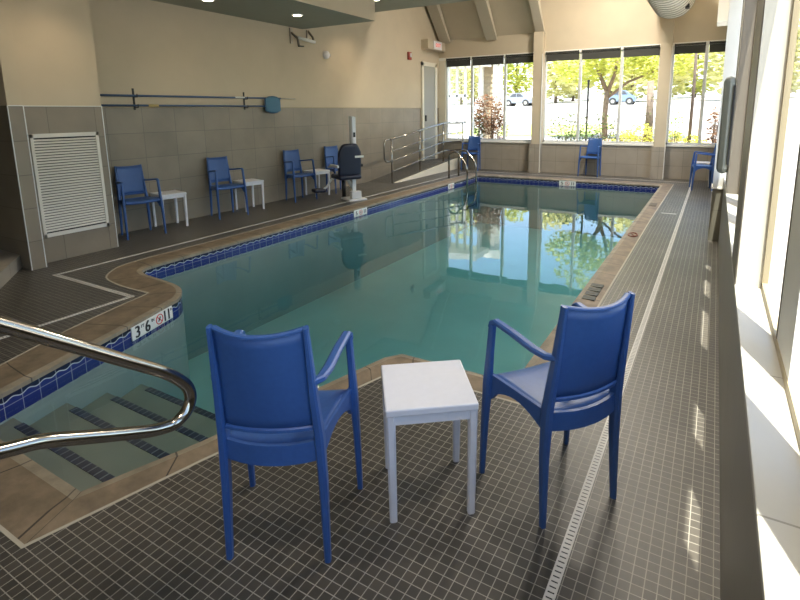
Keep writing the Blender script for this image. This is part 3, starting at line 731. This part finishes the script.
# fill lamps added out of view over the pool to brighten the room
def fill_lamp(x, y, z, label, ztop):
    t = thing('fill_lamp', label, 'ceiling light', (x, y, z), group='added fill lamps under the high ceiling')
    bm = B(); tube(bm, [(0, 0, .30), (0, 0, .26), (0, 0, .02), (0, 0, 0)], [.06, .10, .34, .35], 28); obj('lamp_shade', bm, M['alu'], t, True)
    bm = B(); cyl(bm, (0, 0, -.012), .31, .01, 'Z', 28); obj('diffuser', bm, M['lamp'], t)
    bm = B(); cyl(bm, (0, 0, .29), .012, ztop-z-.29, 'Z', 8); obj('stem', bm, M['greysteel'], t)
    l = bpy.data.lights.new('fill_lamp_light', 'AREA'); l.shape = 'DISK'; l.size = .6; l.energy = BAY; l.color = (1, .92, .80)
    o = bpy.data.objects.new('lamp', l); COL.objects.link(o); o.parent = t; o.location = (0, 0, -.03)
for x, y, l, BAY in ((-.35, .4, 'first', 12), (-.35, 3.6, 'second', 18), (-.35, 6.8, 'third', 36), (-1.75, 10.1, 'fourth', 85)): fill_lamp(x, y, 4.85, l+' added unseen fill lamp from the near end, under the high ceiling', 5.5)

# spiral duct
t = thing('spiral_duct', 'round pale metal spiral duct hanging at the top right', 'duct', (-.95, 11.9, 3.70))
bm = B(); n = 28; pts = []; rr = []
for i in range(n*2):
    y = -i*.055; pts.append((0, y, 0)); rr.append(.40 if i % 2 == 0 else .392)
pts = [(0, .10, 0), (0, .06, 0)]+pts; rr = [.22, .34]+rr
tube(bm, pts, rr, 40); obj('duct_body', bm, pbr('pale_duct_metal', (.82, .80, .74), .45), t, False)
for i in range(10):
    y = -.05-i*.22
    bm = B(); tube(bm, [(.404*math.cos(a), y, .404*math.sin(a)) for a in [2*math.pi*k/36 for k in range(37)]], .007, 6); obj('seam', bm, M['greysteel'], t)
bm = B(); box(bm, .26, .33, -.62, -.44, -.31, -.24, .0); obj('register', bm, M['black'], t)
for y in (-.4, -1.8):
    bm = B(); cyl(bm, (0, y, .38), .012, 1.42, 'Z', 8); obj('hanger', bm, M['greysteel'], t)

# grey box on the right wall
t = thing('wall_dispenser', 'tall grey green wall box with rounded corners on the window wall', 'dispenser', (XR, 5.4, 1.36))
bm = B(); box(bm, -.098, -.0, -.10, .16, -.44, .42, .045); obj('housing', bm, M['grey_box'], t, False)
bm = B(); box(bm, -.02, -.004, -.108, -.098, -.36, .34, .003); obj('side_seam', bm, M['black'], t)

# ------------------------------------------------------------------ pool depth signs
def wall_sign(label, p0, d, width, z0, z1, items):
    d = Vector((d[0], d[1], 0)).normalized(); n = Vector((d.y, -d.x, 0)); h = z1-z0
    t = thing('depth_sign', label, 'sign'); t.matrix_world = Matrix(((d.x, 0, n.x, p0[0]+d.x*width/2), (d.y, 0, n.y, p0[1]+d.y*width/2), (0, 1, 0, (z0+z1)/2), (0, 0, 0, 1)))
    bm = B(); box(bm, -width/2, width/2, -h/2, h/2, -.004, .004); obj('plaque', bm, M['signwhite'], t)
    for s, x, y, size, sx in items:
        if s == 'O':
            bm = B(); tube(bm, [(x+size*math.cos(a)*sx, y+size*math.sin(a), .005) for a in [2*math.pi*k/24 for k in range(25)]], size*.10, 6, False)
            tube(bm, [(x-size*.7*sx, y+size*.7, .005), (x+size*.7*sx, y-size*.7, .005)], size*.09, 6); obj('prohibition_ring', bm, M['redink'], t)
            bm = B(); cyl(bm, (x+size*.2*sx, y+size*.35, .003), size*.16, .003, 'Z', 12); tube(bm, [(x-size*.35*sx, y-size*.4, .005), (x+size*.15*sx, y+size*.25, .005)], size*.12, 6); obj('diver_figure', bm, M['ink'], t)
            continue
        bm = text_bm(s, size); bmesh.ops.transform(bm, matrix=Matrix.Diagonal((sx, 1, 1, 1)), verts=bm.verts); bmesh.ops.translate(bm, vec=(x, y, .005), verts=bm.verts)
        obj('lettering', bm, M['ink'], t)
def bold(s, x, y, size, sx): return [(s, x+dx, y, size, sx) for dx in (-.003, .003)]
dd = Vector((-.19, .55)).normalized()
wall_sign('white depth sign reading 3 FT 6 IN with no diving symbol at the steps corner', (-3.548, 1.955), dd, .44, -.118, -.018,
          bold('3', -.165, -.004, .122, .9)+[('FT', -.112, .022, .035, .9)]+bold('6', -.062, -.004, .122, .9)+[('IN', -.004, .022, .035, .9)]+[('O', .068, 0, .037, 1)]+bold('11', .152, -.004, .122, .75)+[("M", .203, .026, .026, .8)])
wall_sign('small white depth sign on the waterline below the pool lift', (-4.8, 6.23), (0, 1), .34, -.12, -.012, [('O', 0, 0, .036, 1.1)]+bold('5', -.11, -.002, .09, 1)+bold('11', .11, -.002, .09, .9))
wall_sign('small white depth sign on the waterline beside the pool ladder', (-4.8, 9.48), (0, 1), .26, -.12, -.012, [('O', 0, 0, .034, 1.1)]+bold('5', -.085, -.002, .08, .9)+bold('11', .085, -.002, .08, .8))
wall_sign('small white depth sign on the waterline of the far pool end', (-2.885, 11.05), (1, 0), .36, -.12, -.012, [('O', 0, 0, .038, 1.2)]+bold('5', -.115, -.002, .09, 1.1)+bold('11', .115, -.002, .09, .9))
# markings set in the right coping
t = thing('coping_marker', 'dark lettered marker tiles set in the coping behind the right foreground chair', 'marker', (-.775, 4.2, .0105))
mk = pbr('marker_tile', (.05, .055, .045), .6)
for k in range(4):
    bm = B(); box(bm, -.055, .045, -.20+k*.11, -.115+k*.11, -.004, .003); o = obj('marker_tile', bm, mk, t)
    bm = B(); box(bm, -.03, .02, -.165+k*.11, -.15+k*.11, .003, .0036); obj('mark', bm, M['coping'], o)
t = thing('coping_marker', 'round reddish no diving marker set in the right coping', 'marker', (-.77, 6.45, .012))
bm = B(); tube(bm, [(.05*math.cos(a), .10*math.sin(a), .0) for a in [2*math.pi*k/24 for k in range(25)]], .008, 6, False); tube(bm, [(-.03, .07, 0), (.03, -.07, 0)], .006, 6); obj('ring', bm, pbr('faded_red', (.22, .08, .05), .6), t)
t = thing('coping_marker', 'small dark marker in the right coping halfway to the far end', 'marker', (-.77, 8.72, .0115))
bm = B(); box(bm, -.05, .05, -.14, .14, -.004, .002); obj('tile', bm, pbr('marker_tile_dark', (.10, .075, .05), .6), t)

# ------------------------------------------------------------------ outside
def gz(y): return .40+.046*max(0, y-13)
bm = B(); ys = [12.46, 14, 20, 30, 45, 70, 110]
xsg = [-80, -30, -8, .44, 30, 60]
vv = [[bm.verts.new((x, y, gz(y)-.0)) for x in xsg] for y in ys]
for i in range(len(ys)-1):
    for j in range(len(xsg)-1): bm.faces.new((vv[i][j], vv[i][j+1], vv[i+1][j+1], vv[i+1][j]))
struct('ground', bm, M['asphalt'])
bm = B(); box(bm, .25, 30, -20, 12.46, .2, .40); struct('ground_side', bm, M['asphalt'])
bm = B(); g = [(-9, 17.5), (-3.6, 17.5), (-3.6, 23), (-9, 23)]
f = [bm.verts.new((x, y, gz(y)+.02)) for x, y in g]; bm.faces.new(f); tag(obj('lawn', bm, M['grass']), kind='structure')
bm = B(); f = [bm.verts.new((x, y, gz(y)+.02)) for x, y in ((-3.0, 14), (.4, 14), (.4, 17.2), (-3.0, 17.2))]; bm.faces.new(f); tag(obj('mulch_bed', bm, M['mulch']), kind='structure')
def leaves(bm, c, r, n, s, hollow=.35):
    for _ in range(n):
        while True:
            p = Vector((random.uniform(-1, 1), random.uniform(-1, 1), random.uniform(-1, 1)))
            if hollow < p.length < 1: break
        p = Vector((c[0]+p.x*r[0], c[1]+p.y*r[1], c[2]+p.z*r[2])); q = Matrix.Rotation(random.uniform(0, 6.3), 3, 'Z') @ Matrix.Rotation(random.uniform(-1.3, 1.3), 3, 'X')
        k = s*random.uniform(.6, 1.3)
        vs = [bm.verts.new(p+q @ Vector(v)) for v in ((-k*.5, 0, 0), (0, -k*.3, k*.05), (k*.5, 0, 0), (0, k*.3, k*.05))]; bm.faces.new(vs)
    return bm
def plant(name, label, cat, x, y, blobs, mat, size, trunks, bark=None, group=None, part='leaves'):
    z = gz(y); t = thing(name, label, cat, (x, y, z), 0, group)
    bm = B()
    for c, r, n in blobs: leaves(bm, c, r, n, size)
    obj(part, bm, mat, t)
    bm = B()
    for P, r in trunks: tube(bm, P, r, 8)
    obj('trunk' if 'tree' in name else 'stems', bm, bark or M['bark'], t, True); return t
def stems(n, h, sp, r=.012):
    out = []
    for i in range(n):
        a = random.uniform(0, 6.3); q = random.uniform(.2, 1)*sp
        out.append(([(math.cos(a)*q*.2, math.sin(a)*q*.2, -.02), (math.cos(a)*q*.6, math.sin(a)*q*.6, h*.55), (math.cos(a)*q, math.sin(a)*q, h*random.uniform(.75, 1))], [r, r*.8, r*.4]))
    return out
plant('spring_tree', 'spring tree with bright yellow green crown and forked trunk in the middle windows', 'tree', -3.05, 17,
      [((-.9, 0, 2.25), (.9, .9, .55), 800), ((.3, .2, 2.5), (1.1, 1, .55), 1000), ((1.5, 0, 2.25), (1.0, .9, .5), 900), ((.2, 0, 3.2), (1.6, 1.1, .6), 900), ((2.1, .3, 2.9), (.8, .8, .5), 500)], M['leaf_yellow'], .15,
      [([(0, 0, -.05), (-.03, 0, .8), (0, 0, 1.5)], [.10, .085, .08]), ([(0, 0, 1.45), (-.25, 0, 2.0), (-.5, .1, 2.6)], [.07, .055, .03]), ([(0, 0, 1.4), (.2, 0, 2.0), (.3, .1, 2.9)], [.07, .05, .03]), ([(.05, 0, 1.3), (.6, 0, 1.75), (1.5, 0, 2.1)], [.045, .04, .02])])
plant('bronze_shrub', 'tall shrub with bronze and green leaves outside the left windows', 'shrub', -5.72, 14.1,
      [((-.1, 0, .95), (.56, .45, .58), 1300), ((.15, 0, .55), (.36, .35, .45), 500)], M['leaf_red'], .085, stems(10, 1.4, .45))
plant('green_shrub', 'olive green shrub at the left edge of the bronze shrub', 'shrub', -6.08, 14.0,
      [((0, 0, .6), (.20, .25, .45), 360)], M['leaf_dark'], .08, stems(4, .9, .15))
plant('flowering_shrub', 'loose shrub with white blossom and small green leaves right of the left post', 'shrub', -3.45, 14.0,
      [((0, 0, .55), (.68, .4, .45), 480), ((.25, 0, .30), (.5, .4, .25), 200)], M['leaf_dark'], .075, stems(9, 1.0, .6, .008))
plant('flowering_shrub', 'loose leafy shrub behind the chair under the middle windows', 'shrub', -2.55, 14.0,
      [((0, 0, .55), (.42, .4, .42), 300)], M['leaf_dark'], .075, stems(7, .9, .4, .008))
for x, y, l, sc in ((-2.22, 15.2, 'low yellow green shrub in the mulch left of the bare trunk', .30), (-1.72, 15.0, 'low yellow green shrub in front of the bare trunk', .42), (-.98, 15.0, 'low green shrub just right of the right post', .30), (-.45, 15.0, 'small green shrub between the two thin trunks', .24)):
    plant('low_shrub', l, 'shrub', x, y, [((0, 0, sc*.75), (sc*1.15, sc, sc*.75), int(1100*sc))], M['leaf_yellow'], .085, stems(5, sc*1.2, sc*.6, .007), group='low shrubs in the mulch bed')
plant('leafy_sapling', 'thin leafy sapling just right of the right post', 'sapling', -.85, 14.2, [((0, 0, .65), (.24, .25, .5), 200)], M['leaf_green'], .065, stems(5, 1.1, .2, .007))
plant('bronze_shrub', 'dark bronze shrub in the far right corner window', 'shrub', -.03, 13.6, [((0, 0, .65), (.17, .25, .52), 330)], M['leaf_red'], .075, stems(6, 1.1, .15))
def trunk(name, x, y, h, r, label, mat=None):
    t = thing(name, label, 'tree trunk', (x, y, gz(y)))
    bm = B(); tube(bm, [(0, 0, -.05), (.01, 0, h*.5), (-.02, 0, h)], [r, r*.85, r*.7], 10); obj('stem', bm, mat or M['bark'], t, True)
    return t
tt = trunk('bare_trunk', -1.64, 15.6, 1.75, .12, 'thick ivy covered stump of a tree left of the right post', pbr('pale_bark', (.17, .13, .10), .9, var=.3, vscale=14))
bm = B(); leaves(bm, (0, 0, .75), (.17, .17, .8), 120, .06, .6); obj('ivy', bm, M['leaf_dark'], tt)
trunk('slim_trunk', -.58, 15, 3.4, .045, 'slim tall trunk left of the pair in the right window', pbr('grey_bark', (.12, .09, .07), .9, var=.2, vscale=10))
trunk('slim_trunk', -.38, 16, 3.4, .045, 'slim pale trunk right of the pair in the right window', pbr('pink_bark', (.2, .155, .13), .9, var=.2, vscale=10))
t = thing('lamp_post', 'thin dark post outside behind the chair under the middle windows', 'post', (-3.2, 15, gz(15)))
bm = B(); cyl(bm, (0, 0, -.05), .028, 1.85, 'Z', 10); obj('shaft', bm, M['black'], t)
bm = B(); cyl(bm, (0, 0, 1.78), .036, .05, 'Z', 10); obj('cap', bm, M['black'], t)
# background trees on the far side of the road
hz = [(-50, 58), (-42, 60), (-35, 57), (-29, 61), (-24.5, 55), (-20.5, 58), (-17, 62), (-13.5, 56), (-10.3, 60), (-7.5, 55), (-4.6, 61), (-2, 56), (1, 60), (5, 57)]
hz = [(x*[52, 58, 64][i % 3]/y, [52, 58, 64][i % 3]) for i, (x, y) in enumerate(hz)]
sides = ['far left', 'second from the far left', 'third from the far left', 'behind the vestibule', 'left of the siding building', 'above the bronze shrub', 'left of the silver car', 'behind the silver car', 'right of the left post', 'behind the dark thin post', 'left of the blue car', 'behind the blue car', 'behind the slim trunks', 'at the right edge']
for i, (x, y) in enumerate(hz):
    h = random.uniform(7.5, 10.5); w = random.uniform(2.0, 2.7)
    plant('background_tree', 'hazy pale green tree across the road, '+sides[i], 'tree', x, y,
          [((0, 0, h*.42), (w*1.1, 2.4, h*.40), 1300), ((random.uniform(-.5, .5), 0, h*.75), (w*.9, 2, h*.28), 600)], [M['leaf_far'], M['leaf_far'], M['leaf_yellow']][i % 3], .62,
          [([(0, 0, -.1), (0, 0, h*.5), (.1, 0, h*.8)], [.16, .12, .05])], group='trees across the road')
# cars
def car(x, y, L, paint, label):
    z = gz(y); t = thing('car', label, 'car', (x, y, z))
    prof = [(-.5, .28), (-.5, .62), (-.47, .74), (-.30, .80), (-.17, 1.16), (.12, 1.20), (.27, .84), (.45, .74), (.5, .60), (.5, .28)]
    bm = B(); W = 1.3
    a = [bm.verts.new((u*L, 0, w)) for u, w in prof]; b = [bm.verts.new((u*L, W, w)) for u, w in prof]; n = len(prof)
    bm.faces.new(a); bm.faces.new(b[::-1])
    for i in range(n): bm.faces.new((a[i], a[(i+1) % n], b[(i+1) % n], b[i]))
    bmesh.ops.bevel(bm, geom=list(bm.edges), offset=.04, segments=2, affect='EDGES'); obj('body', bm, paint, t)
    for pr in ([(-.265, .83), (-.16, 1.11), (-.03, 1.13), (-.03, .83)], [(-.01, .83), (-.01, 1.13), (.11, 1.13), (.23, .84)]):
        bm = B(); a = [bm.verts.new((u*L, -.012, w)) for u, w in pr]; b = [bm.verts.new((u*L, .02, w)) for u, w in pr]
        bm.faces.new(a); bm.faces.new(b[::-1])
        for i in range(4): bm.faces.new((a[i], a[(i+1) % 4], b[(i+1) % 4], b[i]))
        obj('window', bm, M['carglass'], t)
    for u in (-.31, .31):
        for y0 in (-.02, W-.2):
            bm = B(); cyl(bm, (u*L, y0, .30), .30, .22, 'Y', 18); wl = obj('wheel', bm, M['rubber'], t)
            if y0 < 0: bm = B(); cyl(bm, (u*L, y0-.01, .30), .15, .02, 'Y', 14); obj('hubcap', bm, M['greysteel'], wl)
car(-15.85, 45, 2.6, M['carsilver'], 'silver car parked across the road left of the left post')
car(-6.95, 45, 2.1, M['carblue'], 'blue car parked across the road behind the middle windows')
# entrance vestibule and siding building outside left
t = thing('entrance_vestibule', 'white framed glass entrance vestibule outside the leftmost window', 'vestibule', (-7.2, 15.2, gz(15)))
bm = B()
for x in (-.75, -.45, -.17, .12, .62): box(bm, x-.035, x+.035, -.04, .04, -.05, 2.5)
box(bm, -.75, .65, -.04, .04, .0, .12); box(bm, -.75, .2, -.04, .04, 1.45, 1.53); box(bm, -.75, .2, -.04, .04, .62, .68)
obj('frame', bm, M['white'], t)
bm = B(); box(bm, -.9, .75, -.5, .6, 2.40, 2.62); obj('canopy', bm, M['white'], t)
bm = B(); box(bm, -.72, .10, -.005, .005, .1, 2.4); obj('glazing', bm, M['glass'], t)
t = thing('siding_building', 'corner of a tan clapboard building with white trim outside the left window', 'building', (-6.34, 15.9, gz(15.9)))
bm = B(); n = 16
for i in range(n):
    z0 = -.1+i*.165; a = [bm.verts.new(p) for p in ((-.42, -.02, z0), (-.06, -.02, z0), (-.06, 0.0, z0+.165), (-.42, 0.0, z0+.165))]; bm.faces.new(a)
    b = [bm.verts.new(p) for p in ((-.42, -.02, z0), (-.06, -.02, z0), (-.06, .02, z0), (-.42, .02, z0))]; bm.faces.new(b)
box(bm, -.42, .05, .02, .25, -.1, 2.55); obj('wall', bm, M['siding'], t)
bm = B(); box(bm, -.50, -.40, -.05, .05, -.1, 2.6); box(bm, -.07, .06, -.05, .05, -.1, 2.6); box(bm, -.55, .3, -.08, .1, 2.45, 2.75); obj('corner_trim', bm, M['white'], t)
bm = B(); box(bm, .06, .24, -.02, .02, .3, 2.4)
for i in range(12): box(bm, .08, .22, -.035, -.02, .35+i*.17, .42+i*.17)
obj('shutter', bm, M['white'], t)

# ------------------------------------------------------------------ light
w = bpy.data.worlds.new('World'); SC.world = w; w.use_nodes = True; N = w.node_tree.nodes; L = w.node_tree.links
bg = N['Background']; sky = N.new('ShaderNodeTexSky'); sky.sky_type = 'NISHITA'; sky.sun_disc = False
sky.sun_elevation = math.radians(62); sky.sun_rotation = math.radians(200); sky.air_density = 1.0; sky.dust_density = 1.6; sky.ozone_density = 1.0
L.new(sky.outputs[0], bg.inputs['Color']); bg.inputs['Strength'].default_value = SKY if 'SKY' in globals() else .32
s = bpy.data.lights.new('sun', 'SUN'); s.energy = 8.5; s.angle = math.radians(.4); s.color = (1, .94, .84)
so = bpy.data.objects.new('sun', s); COL.objects.link(so)
so.rotation_euler = Vector((-.08, .21, -1)).to_track_quat('-Z', 'Y').to_euler(); so.location = (5, -5, 12)
def portal(loc, rot, sx, sy):
    l = bpy.data.lights.new('window_portal', 'AREA'); l.shape = 'RECTANGLE'; l.size = sx; l.size_y = sy; l.cycles.is_portal = True
    o = bpy.data.objects.new('window_portal', l); COL.objects.link(o); o.location = loc; o.rotation_euler = rot
portal((-3.1, YF+.25, 1.8), (math.radians(-90), 0, 0), 6.6, 2.2)
portal((.46, 4.1, 1.8), (math.radians(90), 0, math.radians(90)), 13.6, 2.2)

# ------------------------------------------------------------------ camera
cam = bpy.data.cameras.new('camera'); cam.sensor_fit = 'HORIZONTAL'; cam.sensor_width = 36; cam.lens = 509.49/800*36
cam.shift_x = (400-424.535)/800; cam.shift_y = (203.685-300)/800; cam.clip_start = .02; cam.clip_end = 400
co = bpy.data.objects.new('camera', cam); COL.objects.link(co)
yaw, pit, rol = -.5162, .1793, -.0088
F = Vector((math.sin(yaw)*math.cos(pit), math.cos(yaw)*math.cos(pit), -math.sin(pit))); Rt = Vector((math.cos(yaw), -math.sin(yaw), 0)); U = Rt.cross(F)
R2 = Rt*math.cos(rol)+U*math.sin(rol); U2 = -Rt*math.sin(rol)+U*math.cos(rol)
co.matrix_world = Matrix(((R2.x, U2.x, -F.x, 0), (R2.y, U2.y, -F.y, 0), (R2.z, U2.z, -F.z, 1.5), (0, 0, 0, 1)))
SC.camera = co
SC.view_settings.view_transform = 'Standard'; SC.view_settings.look = 'None'; SC.view_settings.gamma = 1; SC.view_settings.use_curve_mapping = False
SC.view_settings.exposure = 1.43
SC.cycles.use_denoising = True; SC.cycles.max_bounces = 10; SC.cycles.diffuse_bounces = 6; SC.cycles.glossy_bounces = 4; SC.cycles.transparent_max_bounces = 16
SC.cycles.caustics_reflective = False; SC.cycles.caustics_refractive = False; SC.cycles.sample_clamp_indirect = 6
